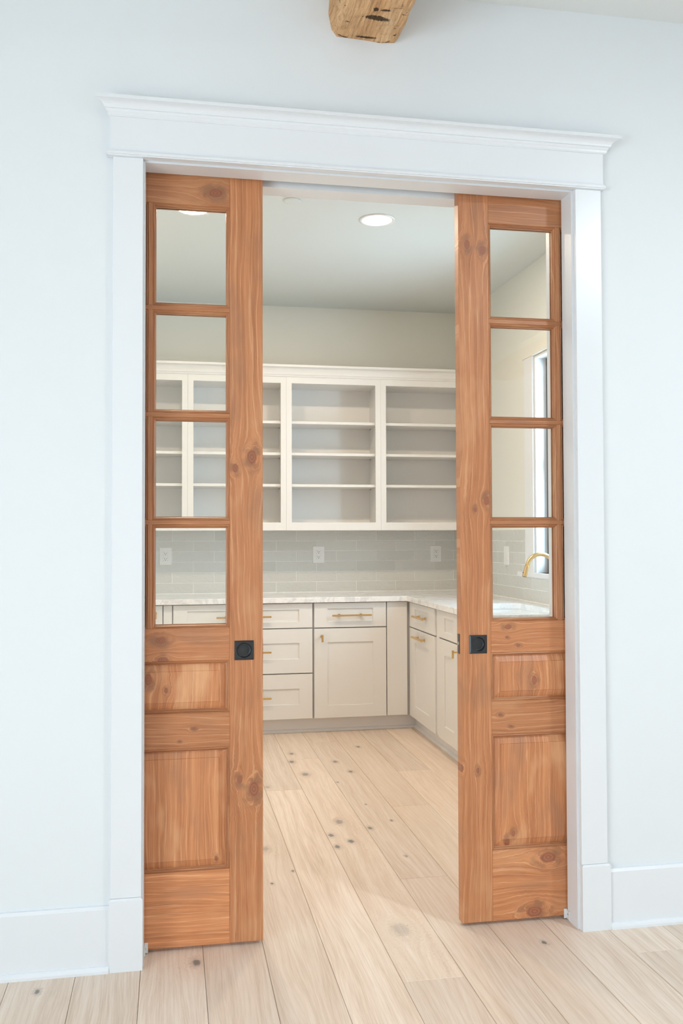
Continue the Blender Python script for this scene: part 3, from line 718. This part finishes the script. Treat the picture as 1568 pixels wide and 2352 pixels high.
for k in range(0, 21):
    t = math.radians(0 + 168 * k / 20); pts.append((FC[0] + FRAD * math.cos(t), 2.06, FC[1] + FRAD * math.sin(t)))
bm = NB(); tube(bm, pts, 0.0118, 22); link('spout', bm, M['brass'], fa, True)
p0 = Vector(pts[-1]); dr_ = (Vector(pts[-1]) - Vector(pts[-2])).normalized()
bm = NB(); cyl(bm, p0, p0 + dr_ * 0.064, 0.0128, 0.0135, 24); sh = link('spray_head', bm, M['brass'], fa)
bm = NB(); cyl(bm, p0 + dr_ * 0.064, p0 + dr_ * 0.066, 0.0115, 0.0105, 20); link('aerator', bm, M['black'], sh)
bm = NB(); b0 = p0 + dr_ * 0.040 + Vector((-0.0125, 0, 0)); cyl(bm, b0, b0 + Vector((-0.003, 0, 0)), 0.004, n=12); link('spray_button', bm, M['black'], sh)
bm = NB(); cyl(bm, (2.256, 2.038, Z1 + 0.028), (2.256, 2.012, Z1 + 0.028), 0.009); cyl(bm, (2.256, 2.020, Z1 + 0.028), (2.256, 1.985, Z1 + 0.075), 0.005); link('lever', bm, M['brass'], fa)

# ------------------------------------------------------------------ open wall cabinets
UF, UZ0, UZ1 = 3.48, 1.370, 2.452
FU = FY(UF)
ulabels = ['white open shelf unit seen only through the left door glass', 'white open shelf unit behind the left door stile, three shelves',
           'white open shelf unit in the middle of the doorway view, three shelves', 'white open shelf unit at the right end, cut by the right door']
xs = [-0.4905, 0.1935, 0.8775, 1.5595, 2.2435]
for k in range(4):
    x0, x1 = xs[k] + 0.0004, xs[k + 1] - 0.0004
    u = empty('wall_cabinet', ((x0 + x1) / 2, 3.64, UZ0), ulabels[k], 'shelf unit', 'open wall cabinets over the counter')
    s0, s1 = x0 + 0.0383, x1 - 0.0383; zb, zt = 1.425, 2.408
    bm = NB()
    O = lambda d: rect(FU, x0, x1, UZ0, UZ1, d); I = lambda d: rect(FU, s0, s1, zb, zt, d)
    rings(bm, [O(0.0), I(0.0), I(0.02), O(0.02), O(0.0)], False, False); link('face_frame', bm, M['cab'], u)
    i0_, i1_ = x0 + 0.016, x1 - 0.016
    link('side_panel', B(x0, i0_, UF + 0.02, PY1 - 0.012, UZ0 + 0.012, UZ1), M['cab'], u); link('side_panel', B(i1_, x1, UF + 0.02, PY1 - 0.012, UZ0 + 0.012, UZ1), M['cab'], u)
    link('back_panel', B(x0, x1, PY1 - 0.012, PY1, UZ0 + 0.012, UZ1), M['cabback'], u)
    link('bottom_panel', B(i0_, i1_, UF + 0.02, PY1 - 0.012, zb - 0.018, zb - 0.001), M['cab'], u)
    link('top_panel', B(i0_, i1_, UF + 0.02, PY1 - 0.012, zt + 0.002, zt + 0.02), M['cab'], u)
    for z in (2.1245, 1.9005, 1.6775):
        link('shelf', B(i0_ + 0.001, i1_ - 0.001, UF + 0.026, PY1 - 0.014, z, z + 0.019, 0.001), M['cab'], u)
    for z in (2.1245, 1.9005, 1.6775):
        for y in (UF + 0.075, PY1 - 0.055):
            for xp_, sg in ((i1_, -1), (i0_, 1)):
                pb = NB(); cyl(pb, (xp_, y, z - 0.0035), (xp_ + sg * 0.008, y, z - 0.0035), 0.003, n=8); link('shelf_pin', pb, M['alu'], u)
f_ = empty('filler_panel', (2.27, 3.6, UZ0), 'narrow white filler between the last shelf unit and the corner', 'filler panel', 'cabinet fillers')
link('panel', B(2.2435, PX1, UF + 0.002, UF + 0.02, UZ0, UZ1), M['cab'], f_)
f_ = empty('filler_panel', (-0.52, 3.6, UZ0), 'narrow white filler between the first shelf unit and the side wall', 'filler panel', 'cabinet fillers')
link('panel', B(PX0, -0.4905, UF + 0.002, UF + 0.02, UZ0, UZ1), M['cab'], f_)
cr = [(UF + 0.06, 2.452), (UF - 0.004, 2.452), (UF - 0.008, 2.4545), (UF - 0.009, 2.462), (UF - 0.014, 2.466)]
for k in range(8):
    t = math.radians(90 * k / 7); cr.append((UF - 0.016 - 0.034 * (1 - math.cos(t)), 2.469 + 0.044 * math.sin(t)))
cr += [(UF - 0.055, 2.515), (UF - 0.055, 2.530), (UF + 0.06, 2.530)]
bm = NB(); rings(bm, [[(PX0, y, z) for y, z in cr], [(PX1, y, z) for y, z in cr]])
tag(link('trim_5', bm, M['cab']), 'white crown moulding along the top of the open shelf units', 'crown moulding', kind='structure')

# ------------------------------------------------------------------ outlets
def outlet(F, a, z, label, switch=False):
    o = empty('outlet' if not switch else 'switch_plate', F(a, z - 0.0625, 0), label, 'outlet' if not switch else 'switch plate', 'pantry wall plates')
    w_, h_ = 0.0435, 0.0625
    bm = NB(); rings(bm, [rect(F, a - w_, a + w_, z - h_, z + h_, 0), rect(F, a - w_, a + w_, z - h_, z + h_, -0.003), rect(F, a - w_ + 0.004, a + w_ - 0.004, z - h_ + 0.004, z + h_ - 0.004, -0.006)])
    link('plate', bm, M['plastic'], o)
    if switch:
        bm = NB(); rings(bm, [rect(F, a - .0165, a + .0165, z - .0335, z + .0335, -0.0055), rect(F, a - .0165, a + .0165, z - .0335, z + .0335, -0.0075), rect(F, a - .015, a + .015, z - .032, z + .032, -0.0085)]); link('rocker', bm, M['plastic'], o); return o
    for dz in (0.0195, -0.0195):
        bm = NB(); n = 28
        def lp(r, d): return [F(a + max(-0.0172, min(0.0172, r * math.cos(2 * math.pi * i / n))) , z + dz + max(-0.0145, min(0.0145, r * math.sin(2 * math.pi * i / n))), d) for i in range(n)]
        rings(bm, [lp(0.0185, -0.0059), lp(0.0185, -0.0071), lp(0.0178, -0.0077)])
        rc = link('receptacle', bm, M['plastic'], o)
        bm = NB(); n = 28
        rings(bm, [lp(0.0196, -0.00595), lp(0.0196, -0.0063)]); link('gasket_line', bm, M['slot'], rc)
        for dx, hh in ((-0.0065, 0.0042), (0.0065, 0.0035)):
            bm = NB(); rings(bm, [rect(F, a + dx - 0.0014, a + dx + 0.0014, z + dz + 0.003 - hh, z + dz + 0.003 + hh, -0.0077), rect(F, a + dx - 0.0014, a + dx + 0.0014, z + dz + 0.003 - hh, z + dz + 0.003 + hh, -0.0079)]); link('slot', bm, M['slot'], rc)
        bm = NB(); p_ = F(a, z + dz - 0.0075, -0.0077); q_ = F(a, z + dz - 0.0075, -0.0079); cyl(bm, p_, q_, 0.0028, n=12); link('slot', bm, M['slot'], rc)
    bm = NB(); cyl(bm, F(a, z, -0.006), F(a, z, -0.0068), 0.003, n=12); link('screw', bm, M['plastic'], o)
    return o
TF = FY(PY1 - 0.0165); TFR = FX(PX1 - 0.0165)
outlet(TF, 1.154, 1.192, 'white duplex outlet in the middle of the tiled back wall')
outlet(TF, 2.053, 1.193, 'white duplex outlet on the back tiles near the right door')
outlet(TF, 0.043, 1.186, 'white duplex outlet on the back tiles, seen through the left door glass')
outlet(TFR, 2.898, 1.194, 'white switch plate on the side tiles, seen through the right door glass', True)

# ------------------------------------------------------------------ ceiling fixtures
def can(x, y, label, z=None, pw=None, col=(1.0, 0.79, 0.59), ring=None):
    PZ = z if z else globals()['PZ']
    o = empty('recessed_light', (x, y, PZ), label, 'recessed light', 'recessed ceiling lights')
    bm = NB(); lathe(bm, (x, y, PZ), [(0.098, 0.0), (0.098, -0.003), (0.090, -0.006), (0.080, -0.005), (0.078, 0.0)]); link('trim_ring', bm, M['plastic'], o, True)
    bm = NB(); lathe(bm, (x, y, PZ), [(0.079, -0.0005), (0.079, -0.003), (0.060, -0.0045)]); link('lens', bm, M['lamp'], o)
    l = bpy.data.lights.new('recessed_light_glow', 'AREA'); l.shape = 'DISK'; l.size = 0.15 if not z else 0.22; l.energy = pw if pw else P_CAN; l.color = col
    lo = bpy.data.objects.new('recessed_light_glow', l); COL.objects.link(lo); lo.parent = o; lo.location = (0, 0, -0.012)
can(1.170, 1.858, 'lit recessed ceiling light seen through the doorway between the doors')
can(0.192, 1.858, 'lit recessed ceiling light seen through the top pane of the left door')
can(2.75, -2.30, 'recessed light in the front room ceiling, right of the timber beam', RZ, P_MAIN, (0.83, 0.94, 1.0))
bm = NB(); lathe(bm, (0.682, 1.655, PZ), [(0.045, 0.0), (0.045, -0.003), (0.041, -0.006), (0.030, -0.0065)])
tag(link('sprinkler_cover', bm, M['pceil'], None, True), 'small round white cover plate on the pantry ceiling', 'cover plate')

# ------------------------------------------------------------------ ceiling beams
def beam(x0, x1, label, seed):
    rnd = random.Random(seed); bm = NB()
    # cross-section (x, z), chamfered hewn lower corners
    cs = [(x0 + 0.0, RZ), (x0 + 0.001, 3.09), (x0 - 0.003, 3.045), (x0 + 0.002, 3.012), (x0 + 0.010, 2.992), (x0 + 0.025, 2.975), (x0 + 0.07, 2.971), (x0 + 0.12, 2.969), (x0 + 0.17, 2.968), (x1 - 0.022, 2.967), (x1 - 0.008, 2.984), (x1 - 0.004, 3.012), (x1 + 0.003, 3.05), (x1, 3.10), (x1, RZ)]
    loops = []; y = 0.0; k = 0
    while y > RY0 + 0.02:
        loops.append([(x + (rnd.uniform(-.0045, .0045) if 0 < i < len(cs) - 1 else 0), y, z + (rnd.uniform(-.004, .004) if 0 < i < len(cs) - 1 else 0)) for i, (x, z) in enumerate(cs)])
        y -= 0.03 if y > -0.8 else 0.25
    rings(bm, loops); return tag(link('ceiling_beam', bm, M['beam']), label, 'beam', 'wood ceiling beams')
beam(0.591, 0.829, 'rough hewn brown timber ceiling beam meeting the wall above the doorway', 3)
beam(3.42, 3.66, 'rough brown timber ceiling beam seen as a reflection in the right door glass', 8)
